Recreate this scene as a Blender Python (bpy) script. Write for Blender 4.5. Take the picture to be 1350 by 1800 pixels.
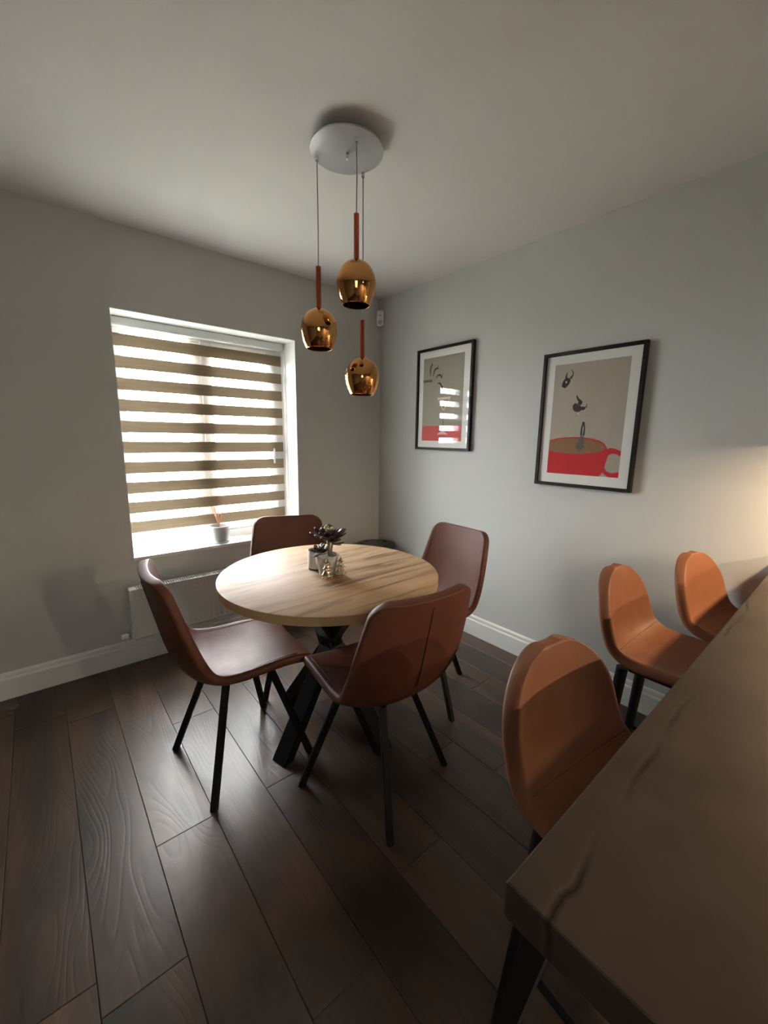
import bpy, bmesh, math, random
from mathutils import Vector, Matrix
random.seed(7)
PI = math.pi
S = bpy.context.scene
for o in list(bpy.data.objects):
    bpy.data.objects.remove(o, do_unlink=True)
COL = S.collection

# ------------------------------------------------------------------ camera
cam = bpy.data.cameras.new('camera'); cam_o = bpy.data.objects.new('camera', cam); COL.objects.link(cam_o)
cam.sensor_fit = 'VERTICAL'; cam.sensor_height = 36.0; cam.lens = 719.28 / 1800 * 36.0
cam.clip_start = 0.02
r_ = Vector((0.7661469544, -0.6425154636, 0.0138824777)); u_ = Vector((0.1040383993, 0.1453158385, 0.9839000552))
f_ = Vector((0.6341883440, 0.7523677200, -0.1781795676))
M = Matrix((r_, u_, -f_)).transposed().to_4x4(); M.translation = (-2.1901257, -2.668911, 1.3361017)
cam_o.matrix_world = M
S.camera = cam_o

# ------------------------------------------------------------------ world, light, exposure
W = bpy.data.worlds.new('overcast_sky'); S.world = W; W.use_nodes = True
wn = W.node_tree.nodes; wl = W.node_tree.links
bg = wn['Background']
tc = wn.new('ShaderNodeTexCoord'); sep = wn.new('ShaderNodeSeparateXYZ'); ramp = wn.new('ShaderNodeValToRGB')
wl.new(tc.outputs['Generated'], sep.inputs[0]); wl.new(sep.outputs['Z'], ramp.inputs[0]); wl.new(ramp.outputs[0], bg.inputs[0])
ramp.color_ramp.elements[0].position = 0.0; ramp.color_ramp.elements[0].color = (0.85, 0.88, 0.89, 1)
ramp.color_ramp.elements[1].position = 0.9; ramp.color_ramp.elements[1].color = (0.95, 0.975, 0.98, 1)
bg.inputs[1].default_value = 17.0
pl = bpy.data.lights.new('window_portal', 'AREA'); pl.shape = 'RECTANGLE'; pl.size = 1.07; pl.size_y = 1.36; pl.cycles.is_portal = True
for nm, sx, sz, loc, rx in (('fill_window_portal', 1.2, 1.0, (-3.5, -4.61, 1.55), PI / 2),):
    p2_ = bpy.data.lights.new(nm, 'AREA'); p2_.shape = 'RECTANGLE'; p2_.size = sx; p2_.size_y = sz; p2_.cycles.is_portal = True
    q_ = bpy.data.objects.new(nm, p2_); COL.objects.link(q_); q_.location = loc; q_.rotation_euler = (rx, 0, 0)
po = bpy.data.objects.new('window_portal', pl); COL.objects.link(po)
po.location = (-1.2925, 0.31, 1.31); po.rotation_euler = (-PI / 2, 0, 0)     # faces into the room (-Y)
S.view_settings.view_transform = 'Standard'; S.view_settings.look = 'None'; S.view_settings.gamma = 1.0
S.view_settings.use_curve_mapping = False; S.view_settings.exposure = 2.66
S.cycles.use_denoising = True
S.cycles.max_bounces = 10; S.cycles.diffuse_bounces = 6; S.cycles.transparent_max_bounces = 12
S.cycles.sample_clamp_indirect = 25.0
S.cycles.caustics_reflective = False; S.cycles.caustics_refractive = False

# ------------------------------------------------------------------ materials
def mat(name, color=(.5, .5, .5), rough=.5, metal=0.0, spec=.5, coat=0.0):
    m = bpy.data.materials.new(name); m.use_nodes = True
    b = m.node_tree.nodes['Principled BSDF']
    b.inputs['Base Color'].default_value = (*color, 1); b.inputs['Roughness'].default_value = rough
    b.inputs['Metallic'].default_value = metal; b.inputs['Specular IOR Level'].default_value = spec
    if coat: b.inputs['Coat Weight'].default_value = coat; b.inputs['Coat Roughness'].default_value = .1
    return m
class NT:
    """tiny helper to write node graphs"""
    def __init__(s, m): s.m = m; s.n = m.node_tree.nodes; s.l = m.node_tree.links; s.b = s.n.get('Principled BSDF')
    def put(s, sock, v):
        if isinstance(v, bpy.types.NodeSocket): s.l.new(v, sock)
        else: sock.default_value = v
    def math(s, op, a, b=0.0, clamp=False):
        x = s.n.new('ShaderNodeMath'); x.operation = op; x.use_clamp = clamp
        s.put(x.inputs[0], a); s.put(x.inputs[1], b); return x.outputs[0]
    def obj(s): return s.n.new('ShaderNodeTexCoord').outputs['Object']
    def rnd(s): return s.n.new('ShaderNodeObjectInfo').outputs['Random']
    def mapv(s, v, scale=(1, 1, 1), loc=None):
        x = s.n.new('ShaderNodeMapping'); s.l.new(v, x.inputs[0]); x.inputs['Scale'].default_value = scale
        if loc is not None: s.put(x.inputs['Location'], loc)
        return x.outputs[0]
    def noise(s, v, scale, detail=4, rough=.55, dist=0):
        x = s.n.new('ShaderNodeTexNoise'); s.l.new(v, x.inputs['Vector']); x.inputs['Scale'].default_value = scale
        x.inputs['Detail'].default_value = detail; x.inputs['Roughness'].default_value = rough; x.inputs['Distortion'].default_value = dist
        return x.outputs['Fac']
    def ramp(s, f, stops):
        x = s.n.new('ShaderNodeValToRGB'); s.put(x.inputs[0], f); e = x.color_ramp.elements
        while len(e) < len(stops): e.new(.5)
        for k, (p, c) in enumerate(stops): e[k].position = p; e[k].color = (*c, 1) if len(c) == 3 else c
        return x.outputs[0]
    def mix(s, f, a, b, mode='MIX'):
        x = s.n.new('ShaderNodeMix'); x.data_type = 'RGBA'; x.blend_type = mode
        s.put(x.inputs[0], f)
        for i, v in ((6, a), (7, b)):
            if isinstance(v, tuple): v = (*v, 1)
            s.put(x.inputs[i], v)
        return x.outputs[2]
    def bump(s, h, strength=.2, dist=.002):
        x = s.n.new('ShaderNodeBump'); s.put(x.inputs['Height'], h); x.inputs['Strength'].default_value = strength
        x.inputs['Distance'].default_value = dist; s.l.new(x.outputs[0], s.b.inputs['Normal'])
    def color(s, v): s.put(s.b.inputs['Base Color'], v)
    def rough(s, v): s.put(s.b.inputs['Roughness'], v)

def paint(name, c, rough=.85, amp=.03):
    m = mat(name, c, rough, spec=.25); t = NT(m); v = t.obj()
    n = t.noise(v, 1.3, 3); t.color(t.mix(t.math('MULTIPLY', n, amp * 6), c, tuple(k * (1 - amp * 3) for k in c)))
    t.bump(t.noise(v, 260, 2), .06, .001); return m
M_wall = paint('grey_wall_paint', (.53, .54, .52))
M_ceil = paint('ceiling_paint', (.70, .695, .68))
M_white = mat('white_gloss_paint', (.68, .69, .67), .38)
M_upvc = mat('white_plastic_frame', (.80, .81, .81), .3)
M_black = mat('black_powder_coat', (.009, .009, .010), .45, 0, .25)
M_chrome = mat('chrome', (.75, .75, .75), .12, 1.0)

def floor_mat():
    m = mat('dark_oak_laminate', rough=.4, spec=.42); t = NT(m)
    off = t.n.new('ShaderNodeCombineXYZ'); r = t.rnd()
    t.l.new(t.math('MULTIPLY', r, 37.0), off.inputs[0]); t.l.new(t.math('MULTIPLY', r, 91.0), off.inputs[1])
    v = t.mapv(t.obj(), (1, 1, 1), off.outputs[0])
    big = t.noise(t.mapv(v, (5.5, 1.1, 1)), 1.0, 3, .5, .4)
    fine = t.noise(t.mapv(v, (70, 2.2, 1)), 1.0, 5, .6, .3)
    ring = t.noise(t.mapv(v, (7.5, 1.5, 1)), 1.0, 1, .4, .2)
    cont = t.math('SINE', t.math('MULTIPLY', ring, 95.0))
    lines = t.math('POWER', t.math('MULTIPLY', t.math('ADD', cont, 1.0), .5), 4.0)
    base = t.ramp(big, [(.30, (.031, .024, .019)), (.45, (.070, .043, .029)), (.57, (.108, .062, .038)), (.72, (.047, .036, .029))])
    c = t.mix(t.math('MULTIPLY', fine, .55), base, (.034, .023, .017))
    c = t.mix(t.math('MULTIPLY', lines, .16), c, (.022, .016, .012))
    hs = t.n.new('ShaderNodeHueSaturation'); t.l.new(c, hs.inputs['Color'])
    t.l.new(t.math('ADD', t.math('MULTIPLY', r, .5), .78), hs.inputs['Value'])
    t.color(hs.outputs[0])
    t.rough(t.math('ADD', t.math('MULTIPLY', fine, .20), .25))
    t.bump(t.math('ADD', t.math('MULTIPLY', lines, -.8), t.math('MULTIPLY', fine, -.5)), .16, .0012)
    return m
M_floor = floor_mat()
M_joint = mat('floor_joint_shadow_gap', (.012, .010, .008), .9)

def oak_mat():
    m = mat('light_oak_laminate', rough=.4, spec=.28); t = NT(m); v = t.obj()
    big = t.noise(t.mapv(v, (.9, 6.5, 1)), 1.6, 3, .5, .6)
    fine = t.noise(t.mapv(v, (3, 60, 1)), 1.2, 6, .6, .4)
    streak = t.noise(t.mapv(v, (1.3, 15, 1)), 1.5, 4, .6, .8)
    c = t.ramp(big, [(.3, (.36, .23, .13)), (.5, (.50, .335, .195)), (.7, (.58, .41, .25))])
    c = t.mix(t.ramp(streak, [(.52, (0, 0, 0)), (.66, (.95, .95, .95))]), c, (.155, .09, .05))
    c = t.mix(t.math('MULTIPLY', fine, .35), c, (.22, .14, .085))
    t.color(c); t.rough(t.math('ADD', t.math('MULTIPLY', fine, .16), .50)); t.bump(fine, .12, .001); return m
M_oak = oak_mat()
M_edge = mat('plain_oak_edging', (.40, .28, .14), .5)

def counter_mat():
    m = mat('grey_brown_stone_effect_laminate', rough=.5, spec=.12); t = NT(m); v = t.obj()
    n1 = t.noise(v, 3.2, 5, .6, .4); n2 = t.noise(t.mapv(v, (1, 1, 1), (3, 5, 0)), 16, 4, .6)
    c = t.ramp(n1, [(.3, (.026, .018, .012)), (.5, (.043, .030, .021)), (.7, (.060, .044, .032))])
    c = t.mix(t.math('MULTIPLY', n2, .4), c, (.10, .075, .058))
    sp = t.n.new('ShaderNodeSeparateXYZ'); t.l.new(v, sp.inputs[0])
    for (y0, sl, w, col, amp, sx, a) in ((-.045, .03, .0045, (.010, .007, .005), .075, 3.2, .95), (-.0385, .03, .003, (.13, .10, .075), .075, 3.2, .22), (-.33, -.12, .003, (.06, .045, .035), .16, 2.3, .6)):
        wob = t.noise(t.mapv(v, (1, .15, 1), (y0 * 9, 0, 0) if amp > .1 else None), sx, 6, .6)
        yy = t.math('ADD', t.math('ADD', t.math('MULTIPLY', t.math('SUBTRACT', wob, .5), amp), y0), t.math('MULTIPLY', sp.outputs[0], sl))
        d = t.math('ABSOLUTE', t.math('SUBTRACT', sp.outputs[1], yy))
        k = t.math('SUBTRACT', 1.0, t.math('DIVIDE', d, w), True)
        k = t.math('MULTIPLY', k, t.math('MULTIPLY', t.ramp(t.noise(v, 5, 2), [(.4, (0, 0, 0)), (.56, (1, 1, 1))]), a))
        c = t.mix(k, c, col)
    t.color(c); t.rough(t.math('ADD', t.math('MULTIPLY', n2, .2), .42)); t.bump(n2, .08, .001); return m
M_counter = counter_mat()

def leather(name, c, dark, rough=.38):
    m = mat(name, c, rough, spec=.30); t = NT(m); v = t.obj()
    n = t.noise(v, 9, 4, .6); t.color(t.mix(t.ramp(n, [(.35, (0, 0, 0)), (.75, (.7, .7, .7))]), c, dark))
    vo = t.n.new('ShaderNodeTexVoronoi'); t.l.new(v, vo.inputs['Vector']); vo.inputs['Scale'].default_value = 420
    wr = t.noise(t.mapv(v, (1, 2.2, 1)), 14, 3, .5, 1.2)
    t.rough(t.math('ADD', t.math('MULTIPLY', n, .2), rough))
    t.bump(t.math('ADD', t.math('MULTIPLY', vo.outputs['Distance'], .25), t.math('MULTIPLY', wr, 1.2)), .22, .002); return m
M_leather = leather('chestnut_faux_leather', (.118, .040, .023), (.076, .027, .017), .44)
M_tan = leather('tan_faux_leather', (.215, .084, .040), (.16, .060, .028), .46)
M_tanseam = mat('tan_stitching', (.16, .065, .032), .7)
M_seam = mat('dark_stitching', (.05, .02, .014), .7)

def glass_pane():
    m = bpy.data.materials.new('clear_glazing'); m.use_nodes = True; n = m.node_tree.nodes; l = m.node_tree.links
    n.remove(n['Principled BSDF']); out = n['Material Output']
    tr = n.new('ShaderNodeBsdfTransparent'); gl = n.new('ShaderNodeBsdfGlossy'); gl.inputs['Roughness'].default_value = .01
    mx = n.new('ShaderNodeMixShader'); t = NT(m)
    lw = n.new('ShaderNodeLayerWeight'); lw.inputs[0].default_value = .5          # facing term is the same from both sides of a pane
    fr_out = t.math('ADD', t.math('MULTIPLY', t.math('POWER', lw.outputs['Facing'], 4.2), .92), .035)
    l.new(fr_out, mx.inputs[0]); l.new(tr.outputs[0], mx.inputs[1]); l.new(gl.outputs[0], mx.inputs[2]); l.new(mx.outputs[0], out.inputs[0])
    return m
M_glass = glass_pane()
def blind_fabric(name, diff, trans, transp, weave=0.0):
    m = bpy.data.materials.new(name); m.use_nodes = True; n = m.node_tree.nodes; l = m.node_tree.links
    n.remove(n['Principled BSDF']); out = n['Material Output']; t = NT(m)
    d = n.new('ShaderNodeBsdfDiffuse'); tl = n.new('ShaderNodeBsdfTranslucent'); tp = n.new('ShaderNodeBsdfTransparent')
    a1 = n.new('ShaderNodeAddShader'); a2 = n.new('ShaderNodeAddShader')
    d.inputs[0].default_value = (*diff, 1); tl.inputs[0].default_value = (*trans, 1); tp.inputs[0].default_value = (*transp, 1)
    if weave:
        v = t.obj(); w = t.noise(t.mapv(v, (2.5, 1, 150)), 1.0, 4, .6); w2 = t.noise(t.mapv(v, (400, 1, 500)), 1.0, 1)
        k = t.math('ADD', t.math('MULTIPLY', w, weave), t.math('MULTIPLY', w2, weave * .4))
        for sh, c in ((d, diff), (tl, trans)):
            l.new(t.mix(k, tuple(x * 1.25 for x in c), tuple(x * .55 for x in c)), sh.inputs[0])
    l.new(d.outputs[0], a1.inputs[0]); l.new(tl.outputs[0], a1.inputs[1]); l.new(a1.outputs[0], a2.inputs[0]); l.new(tp.outputs[0], a2.inputs[1])
    l.new(a2.outputs[0], out.inputs[0]); return m
M_opaque = blind_fabric('tan_woven_blind_fabric', (.28, .22, .15), (.0045, .0034, .0021), (0, 0, 0), .9)
M_sheer = blind_fabric('white_voile', (.07, .07, .07), (.05, .05, .05), (.64, .64, .64))

# ------------------------------------------------------------------ mesh helpers
def link(name, me, m=None, parent=None, smooth=False):
    o = bpy.data.objects.new(name, me); COL.objects.link(o)
    if m is not None:
        for k in (m if isinstance(m, (list, tuple)) else [m]): me.materials.append(k)
    if parent: o.parent = parent
    if smooth:
        for p in me.polygons: p.use_smooth = True
    return o
def fin(bm, name, m=None, parent=None, smooth=False, angle=None):
    bmesh.ops.recalc_face_normals(bm, faces=bm.faces)
    me = bpy.data.meshes.new(name); bm.to_mesh(me); bm.free()
    o = link(name, me, m, parent, smooth or angle is not None)
    if angle is not None: me.set_sharp_from_angle(angle=math.radians(angle))
    return o
def box(bm, x0, x1, y0, y1, z0, z1, bev=0.0, seg=2, mi=0, mtx=None):
    r = bmesh.ops.create_cube(bm, size=1.0); vs = r['verts']
    for v in vs: v.co = Vector((x0 + (v.co.x + .5) * (x1 - x0), y0 + (v.co.y + .5) * (y1 - y0), z0 + (v.co.z + .5) * (z1 - z0)))
    fs = {f for v in vs for f in v.link_faces}
    if bev:
        rr = bmesh.ops.bevel(bm, geom=list({e for v in vs for e in v.link_edges}), offset=bev, segments=seg, affect='EDGES', profile=.5)
        fs = set(rr['faces']) | {f for f in fs if f.is_valid}; vs = list({v for f in fs for v in f.verts})
    for f in fs: f.material_index = mi
    if mtx is not None:
        for v in vs: v.co = mtx @ v.co
    return vs
def tube(bm, pts, rad, n=10, cap=True, mi=0):
    pts = [Vector(p) for p in pts]; rad = rad if isinstance(rad, (list, tuple)) else [rad] * len(pts)
    rings = []; up = None
    for i, p in enumerate(pts):
        d = (pts[min(i + 1, len(pts) - 1)] - pts[max(i - 1, 0)]).normalized()
        if up is None: up = Vector((0, 0, 1)) if abs(d.z) < .9 else Vector((0, 1, 0))
        a = d.cross(up).normalized(); b = a.cross(d).normalized(); up = b
        rings.append([bm.verts.new(p + (a * math.cos(2 * PI * k / n) + b * math.sin(2 * PI * k / n)) * rad[i]) for k in range(n)])
    for i in range(len(rings) - 1):
        for k in range(n):
            bm.faces.new((rings[i][k], rings[i][(k + 1) % n], rings[i + 1][(k + 1) % n], rings[i + 1][k])).material_index = mi
    if cap: bm.faces.new(rings[0]); bm.faces.new(rings[-1])
def lathe(bm, prof, n=32, cx=0, cy=0, lobes=0, amp=0.0, mi=0):
    """prof: list of (r, z); revolved, both ends closed when r is small"""
    rings = []
    for r, z in prof:
        rings.append([bm.verts.new((cx + r * (1 + amp * math.cos(lobes * 2 * PI * k / n)) * math.cos(2 * PI * k / n), cy + r * (1 + amp * math.cos(lobes * 2 * PI * k / n)) * math.sin(2 * PI * k / n), z)) for k in range(n)])
    for i in range(len(rings) - 1):
        for k in range(n):
            bm.faces.new((rings[i][k], rings[i][(k + 1) % n], rings[i + 1][(k + 1) % n], rings[i + 1][k])).material_index = mi
    for q in (rings[0], rings[-1]):
        bm.faces.new(q).material_index = mi
def thing(name, label, cat, loc=(0, 0, 0), rz=0.0, group=None):
    o = bpy.data.objects.new(name, None); COL.objects.link(o); o.empty_display_size = .05
    o.location = loc; o.rotation_euler = (0, 0, rz); tag(o, label, cat, group); return o
def tag(o, label, cat, group=None):
    o['label'] = label; o['category'] = cat
    if group: o['group'] = group
    return o
def structure(o, label=None):
    o['kind'] = 'structure'
    if label: o['label'] = label
    return o
def copy_tree(o, parent=None):
    c = o.copy(); COL.objects.link(c)
    if parent: c.parent = parent
    for ch in list(o.children): copy_tree(ch, c)
    return c
def catmull(P, n):
    out = []
    for i in range(len(P) - 1):
        p0, p1, p2, p3 = P[max(i - 1, 0)], P[i], P[i + 1], P[min(i + 2, len(P) - 1)]
        for k in range(n):
            t = k / n
            out.append(tuple(.5 * (2 * b + (c - a) * t + (2 * a - 5 * b + 4 * c - d) * t * t + (3 * b - a - 3 * c + d) * t ** 3) for a, b, c, d in zip(p0, p1, p2, p3)))
    out.append(tuple(P[-1])); return out

# ------------------------------------------------------------------ room shell
H = 2.4; XL, YB = -4.6, -4.3           # the far walls are behind the camera
wx0, wx1, wz0, wz1 = -1.827, -.758, .614, 1.9855
bm = bmesh.new()
box(bm, XL - .3, wx0, 0, .3, -.1, H); box(bm, wx1, .3, 0, .3, -.1, H)
box(bm, wx0, wx1, 0, .3, -.1, wz0); box(bm, wx0, wx1, 0, .3, wz1, H)
structure(fin(bm, 'wall_left', M_wall), 'grey painted wall with the window')
bm = bmesh.new(); box(bm, 0, .3, YB, 0, -.1, H); structure(fin(bm, 'wall_right', M_wall), 'grey painted wall with two framed prints')
bm = bmesh.new(); box(bm, XL - .3, XL, YB, 0, -.1, H); structure(fin(bm, 'wall_far_left', paint('bounce_cutting_wall_grey', (.24, .24, .235))))  # unseen wall, colour darkened to cut bounced light
kx0, kx1, kz0, kz1 = -4.1, -2.9, 1.05, 2.05                    # added unseen window, a fill source for the window wall
bm = bmesh.new()
box(bm, XL - .3, kx0, YB - .3, YB, -.1, H); box(bm, kx1, .3, YB - .3, YB, -.1, H)
box(bm, kx0, kx1, YB - .3, YB, -.1, kz0); box(bm, kx0, kx1, YB - .3, YB, kz1, H)
structure(fin(bm, 'wall_back', paint('bounce_cutting_back_wall_grey', (.22, .215, .21))))  # out of view; dark colour keeps room bounce down
bm = bmesh.new(); box(bm, XL - .3, .3, YB - .3, .3, H, H + .15); structure(fin(bm, 'ceiling', M_ceil), 'white painted ceiling')
bm = bmesh.new(); box(bm, XL, 0, YB, 0, -.1, -.0035)
floor = structure(fin(bm, 'floor', M_joint), 'dark brown wood effect plank floor')
# ground outside the window
M_ground = mat('pale_gravel', (.30, .29, .26), .9); t = NT(M_ground)
t.color(t.ramp(t.noise(t.obj(), 3, 5), [(.3, (.18, .185, .15)), (.7, (.26, .255, .225))]))
bm = bmesh.new(); box(bm, -25, 25, -30, 45, -.4, -.25); structure(fin(bm, 'ground', M_ground))

# planks: 188.5 mm wide columns along Y, staggered
PW, PL, GAP = .1885, 1.285, .0011
plank_cache = {}
def plank_mesh(w, l):
    key = (round(w, 4), round(l, 4))
    if key in plank_cache: return plank_cache[key]
    b = bmesh.new(); box(b, -w / 2, w / 2, -l / 2, l / 2, -.0034, 0)
    top = [e for e in b.edges if all(v.co.z > -.001 for v in e.verts)]
    bmesh.ops.bevel(b, geom=top, offset=.0012, segments=1, affect='EDGES')
    bmesh.ops.recalc_face_normals(b, faces=b.faces)
    me = bpy.data.meshes.new('plank'); b.to_mesh(me); b.free(); me.materials.append(M_floor); plank_cache[key] = me; return me
fixed = {0: -1.334, 1: -.735, 2: -1.345, -1: -.42, 3: -.62, 4: -1.02, -2: -1.62, 5: -.35}
for k in range(-13, 13):
    x0 = -2.025 + k * PW; x1 = x0 + PW
    x0, x1 = max(x0, XL + .004), min(x1, -.004)
    if x1 - x0 < .02: continue
    j = fixed.get(k, -random.uniform(.1, PL))
    y = j
    while y + PL < 0: y += PL
    edges = [-.004]
    while y > YB + .004:
        if y < -.02: edges.append(y)
        y -= PL
    edges.append(YB + .004)
    for a, b_ in zip(edges[:-1], edges[1:]):
        o = bpy.data.objects.new('plank', plank_mesh(x1 - x0 - GAP, a - b_ - GAP)); COL.objects.link(o)
        o.parent = floor; o.location = ((x0 + x1) / 2, (a + b_) / 2, 0)

# skirting boards, stepped profile
prof = [(0, .002), (.017, .002), (.017, .106), (.0145, .112), (.010, .115), (.010, .131), (.007, .138), (.002, .142), (0, .142)]
def skirting(name, p0, p1, nrm, label):
    b = bmesh.new(); p0, p1, nrm = Vector(p0), Vector(p1), Vector(nrm); rows = []
    for p in (p0, p1): rows.append([b.verts.new(p + nrm * d + Vector((0, 0, z))) for d, z in prof])
    for i in range(len(prof)):
        j = (i + 1) % len(prof); b.faces.new((rows[0][i], rows[0][j], rows[1][j], rows[1][i]))
    b.faces.new(rows[0]); b.faces.new(rows[1])
    return structure(fin(b, name, M_white), label)
skirting('baseboard_left', (XL, 0, 0), (-.0, 0, 0), (0, -1, 0), 'white skirting board under the window')
skirting('baseboard_right', (0, YB, 0), (0, -.017, 0), (-1, 0, 0), 'white skirting board below the prints')

# ------------------------------------------------------------------ window
win = bpy.data.objects.new('window_1', None); COL.objects.link(win); win.location = (-1.2925, .2, wz0)
structure(win, 'white framed window set in a deep white reveal')
ox, oy, oz = win.location
def wbox(name, x0, x1, y0, y1, z0, z1, m, bev=.004):
    b = bmesh.new(); box(b, x0 - ox, x1 - ox, y0 - oy, y1 - oy, z0 - oz, z1 - oz, bev); return fin(b, name, m, win)
M_reveal = paint('white_reveal_paint', (.76, .77, .755))
wbox('sill', wx0, wx1, -.003, .2, wz0, wz0 + .020, M_white, .003)
wbox('reveal_lining', wx0, wx0 + .003, .001, .2, wz0 + .02, wz1, M_reveal, 0)
wbox('reveal_lining', wx1 - .003, wx1, .001, .2, wz0 + .02, wz1, M_reveal, 0)
wbox('reveal_lining', wx0 + .003, wx1 - .003, .001, .2, wz1 - .003, wz1, M_reveal, 0)
fz0, fz1 = wz0 + .004, wz1
def ring_frame(name, x0, x1, z0, z1, w, y0, y1, m, bev=.006):
    b = bmesh.new()
    box(b, x0 - ox, x0 + w - ox, y0 - oy, y1 - oy, z0 - oz, z1 - oz, bev); box(b, x1 - w - ox, x1 - ox, y0 - oy, y1 - oy, z0 - oz, z1 - oz, bev)
    box(b, x0 + w - ox, x1 - w - ox, y0 - oy, y1 - oy, z0 - oz, z0 + w - oz, bev); box(b, x0 + w - ox, x1 - w - ox, y0 - oy, y1 - oy, z1 - w - oz, z1 - oz, bev)
    return fin(b, name, m, win)
ring_frame('outer_frame', wx0, wx1, fz0, fz1, .066, .2, .27, M_upvc)
wbox('mullion', -1.405, -1.325, .2, .27, fz0 + .066, fz1 - .066, M_upvc, .006)
ring_frame('casement', -1.330, wx1 - .060, fz0 + .060, fz1 - .060, .066, .192, .262, M_upvc)
wbox('pane', wx0 + .066, -1.405, .232, .238, fz0 + .066, fz1 - .066, M_glass, 0)
wbox('pane', -1.264, wx1 - .126, .228, .234, fz0 + .126, fz1 - .126, M_glass, 0)
h = bmesh.new(); box(h, -.87 - ox, -.845 - ox, .18 - oy, .192 - oy, 1.20 - oz, 1.27 - oz, .004); box(h, -.866 - ox, -.85 - ox, .164 - oy, .18 - oy, 1.14 - oz, 1.25 - oz, .005)
fin(h, 'window_handle', M_upvc, win)

w2 = bpy.data.objects.new('fill_window', None); COL.objects.link(w2); w2.location = ((kx0 + kx1) / 2, YB - .2, kz0); structure(w2)  # added window out of view, kept for its fill light
def kbox(name, x0, x1, y0, y1, z0, z1, m, bev=.004):
    b = bmesh.new(); box(b, x0 - w2.location.x, x1 - w2.location.x, y0 - w2.location.y, y1 - w2.location.y, z0 - kz0, z1 - kz0, bev); return fin(b, name, m, w2)
for x0 in (kx0, kx1 - .06, (kx0 + kx1) / 2 - .04): kbox('frame_bar', x0, x0 + (.06 if x0 != (kx0 + kx1) / 2 - .04 else .08), YB - .26, YB - .19, kz0 + .06, kz1 - .06, M_upvc)
for z0 in (kz0, kz1 - .06): kbox('frame_bar', kx0, kx1, YB - .26, YB - .19, z0, z0 + .06, M_upvc)
kbox('pane', kx0 + .06, (kx0 + kx1) / 2 - .04, YB - .232, YB - .226, kz0 + .06, kz1 - .06, M_glass, 0)
kbox('pane', (kx0 + kx1) / 2 + .04, kx1 - .06, YB - .232, YB - .226, kz0 + .06, kz1 - .06, M_glass, 0)
M_shade = blind_fabric('dimming_blind_fabric', (.45, .43, .40), (.075, .07, .064), (.015, .015, .015))  # cloth of the added blind, lets little of the fill through
rbn = thing('dimming_blind', 'added pale roller blind dimming the fill window behind the camera', 'blind', ((kx0 + kx1) / 2, YB - .12, kz1 - .03))
b = bmesh.new(); vs = [b.verts.new(v) for v in ((-.585, 0, -.93), (.585, 0, -.93), (.585, 0, 0), (-.585, 0, 0))]; b.faces.new(vs); fin(b, 'blind_fabric', M_shade, rbn)
b = bmesh.new(); tube(b, [(-.59, 0, .0), (.59, 0, .0)], .022, 16); fin(b, 'roller', M_upvc, rbn, angle=40)

# ------------------------------------------------------------------ day and night blind
bx0, bx1, by = -1.803, -.786, .168
bl = thing('striped_roller_blind', 'day and night roller blind with tan and sheer white stripes in the window', 'blind', (-1.2925, .168, 1.93))
def lb(name, x0, x1, y0, y1, z0, z1, m, bev=0):
    b = bmesh.new(); box(b, x0 + 1.2925, x1 + 1.2925, y0 - .168, y1 - .168, z0 - 1.93, z1 - 1.93, bev, 3); return fin(b, name, m, bl, angle=40 if bev else None)
M_cas = mat('white_aluminium_headbox', (.60, .61, .60), .4)
lb('headbox', wx0 + .005, wx1 - .016, .142, .196, 1.932, 1.981, M_cas, .010)
def fabric(name, z0, z1, m):
    b = bmesh.new(); n = 2
    vs = [b.verts.new((x + 1.2925, 0, z - 1.93)) for x, z in ((bx0, z0), (bx1, z0), (bx1, z1), (bx0, z1))]; b.faces.new(vs)
    return fin(b, name, m, bl)
pitch = (1.8965 - .8125) / 9
zt = 1.934
for k in range(10):
    top = 1.8965 - k * pitch; bot = top - .0685
    fabric('sheer_stripe', top, zt, M_sheer); fabric('opaque_stripe', bot, top, M_opaque); zt = bot
fabric('sheer_stripe', .702, zt, M_sheer)
lb('bottom_rail', bx0, bx1, .161, .175, .690, .703, M_cas, .004)
b = bmesh.new()
for s in (0, .014): tube(b, [(-.772 + s - .004 + 1.2925, .15 - .168, z - 1.93) for z in (1.94, 1.5, 1.1, .88)], .0014, 6)
tube(b, [(-.776 + 1.2925, -.018, .88 - 1.93), (-.774 + 1.2925, -.018, .872 - 1.93), (-.769 + 1.2925, -.018, .869 - 1.93), (-.764 + 1.2925, -.018, .872 - 1.93), (-.762 + 1.2925, -.018, .88 - 1.93)], .0014, 6)
fin(b, 'bead_chain', M_upvc, bl, True)
b = bmesh.new(); box(b, -.779 + 1.2925, -.772 + 1.2925, -.022, -.014, 1.21 - 1.93, 1.235 - 1.93, .002); fin(b, 'chain_connector', M_cas, bl)

# ------------------------------------------------------------------ radiator
rad = thing('radiator', 'low white panel radiator on the wall under the window', 'radiator', (-1.28, 0, .17))
def rb(name, m=M_white, **k): pass
L2 = .60
M_rad = mat('white_radiator_enamel', (.66, .66, .62), .35)
b = bmesh.new(); npan = 36; pts = []
for i in range(npan):
    xa = -L2 + .012 + (2 * L2 - .024) * i / npan; w = (2 * L2 - .024) / npan
    for dx, dy in ((0, -.0), (.34, -.0), (.46, .011), (.88, .011)): pts.append((xa + dx * w, -.094 + dy))
rows = [(.012, 0), (.03, 0), (.05, 1), (.245, 1), (.265, 0), (.30, 0)]
grid = [[b.verts.new((x, -.094 + (y + .094) * k, z)) for x, y in pts] for z, k in rows]
for i in range(len(rows) - 1):
    for j in range(len(pts) - 1): b.faces.new((grid[i][j], grid[i][j + 1], grid[i + 1][j + 1], grid[i + 1][j]))
box(b, -L2 + .012, L2 - .012, -.0935, -.088, .012, .30)
fin(b, 'front_panel', M_rad, rad, angle=30)
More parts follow.
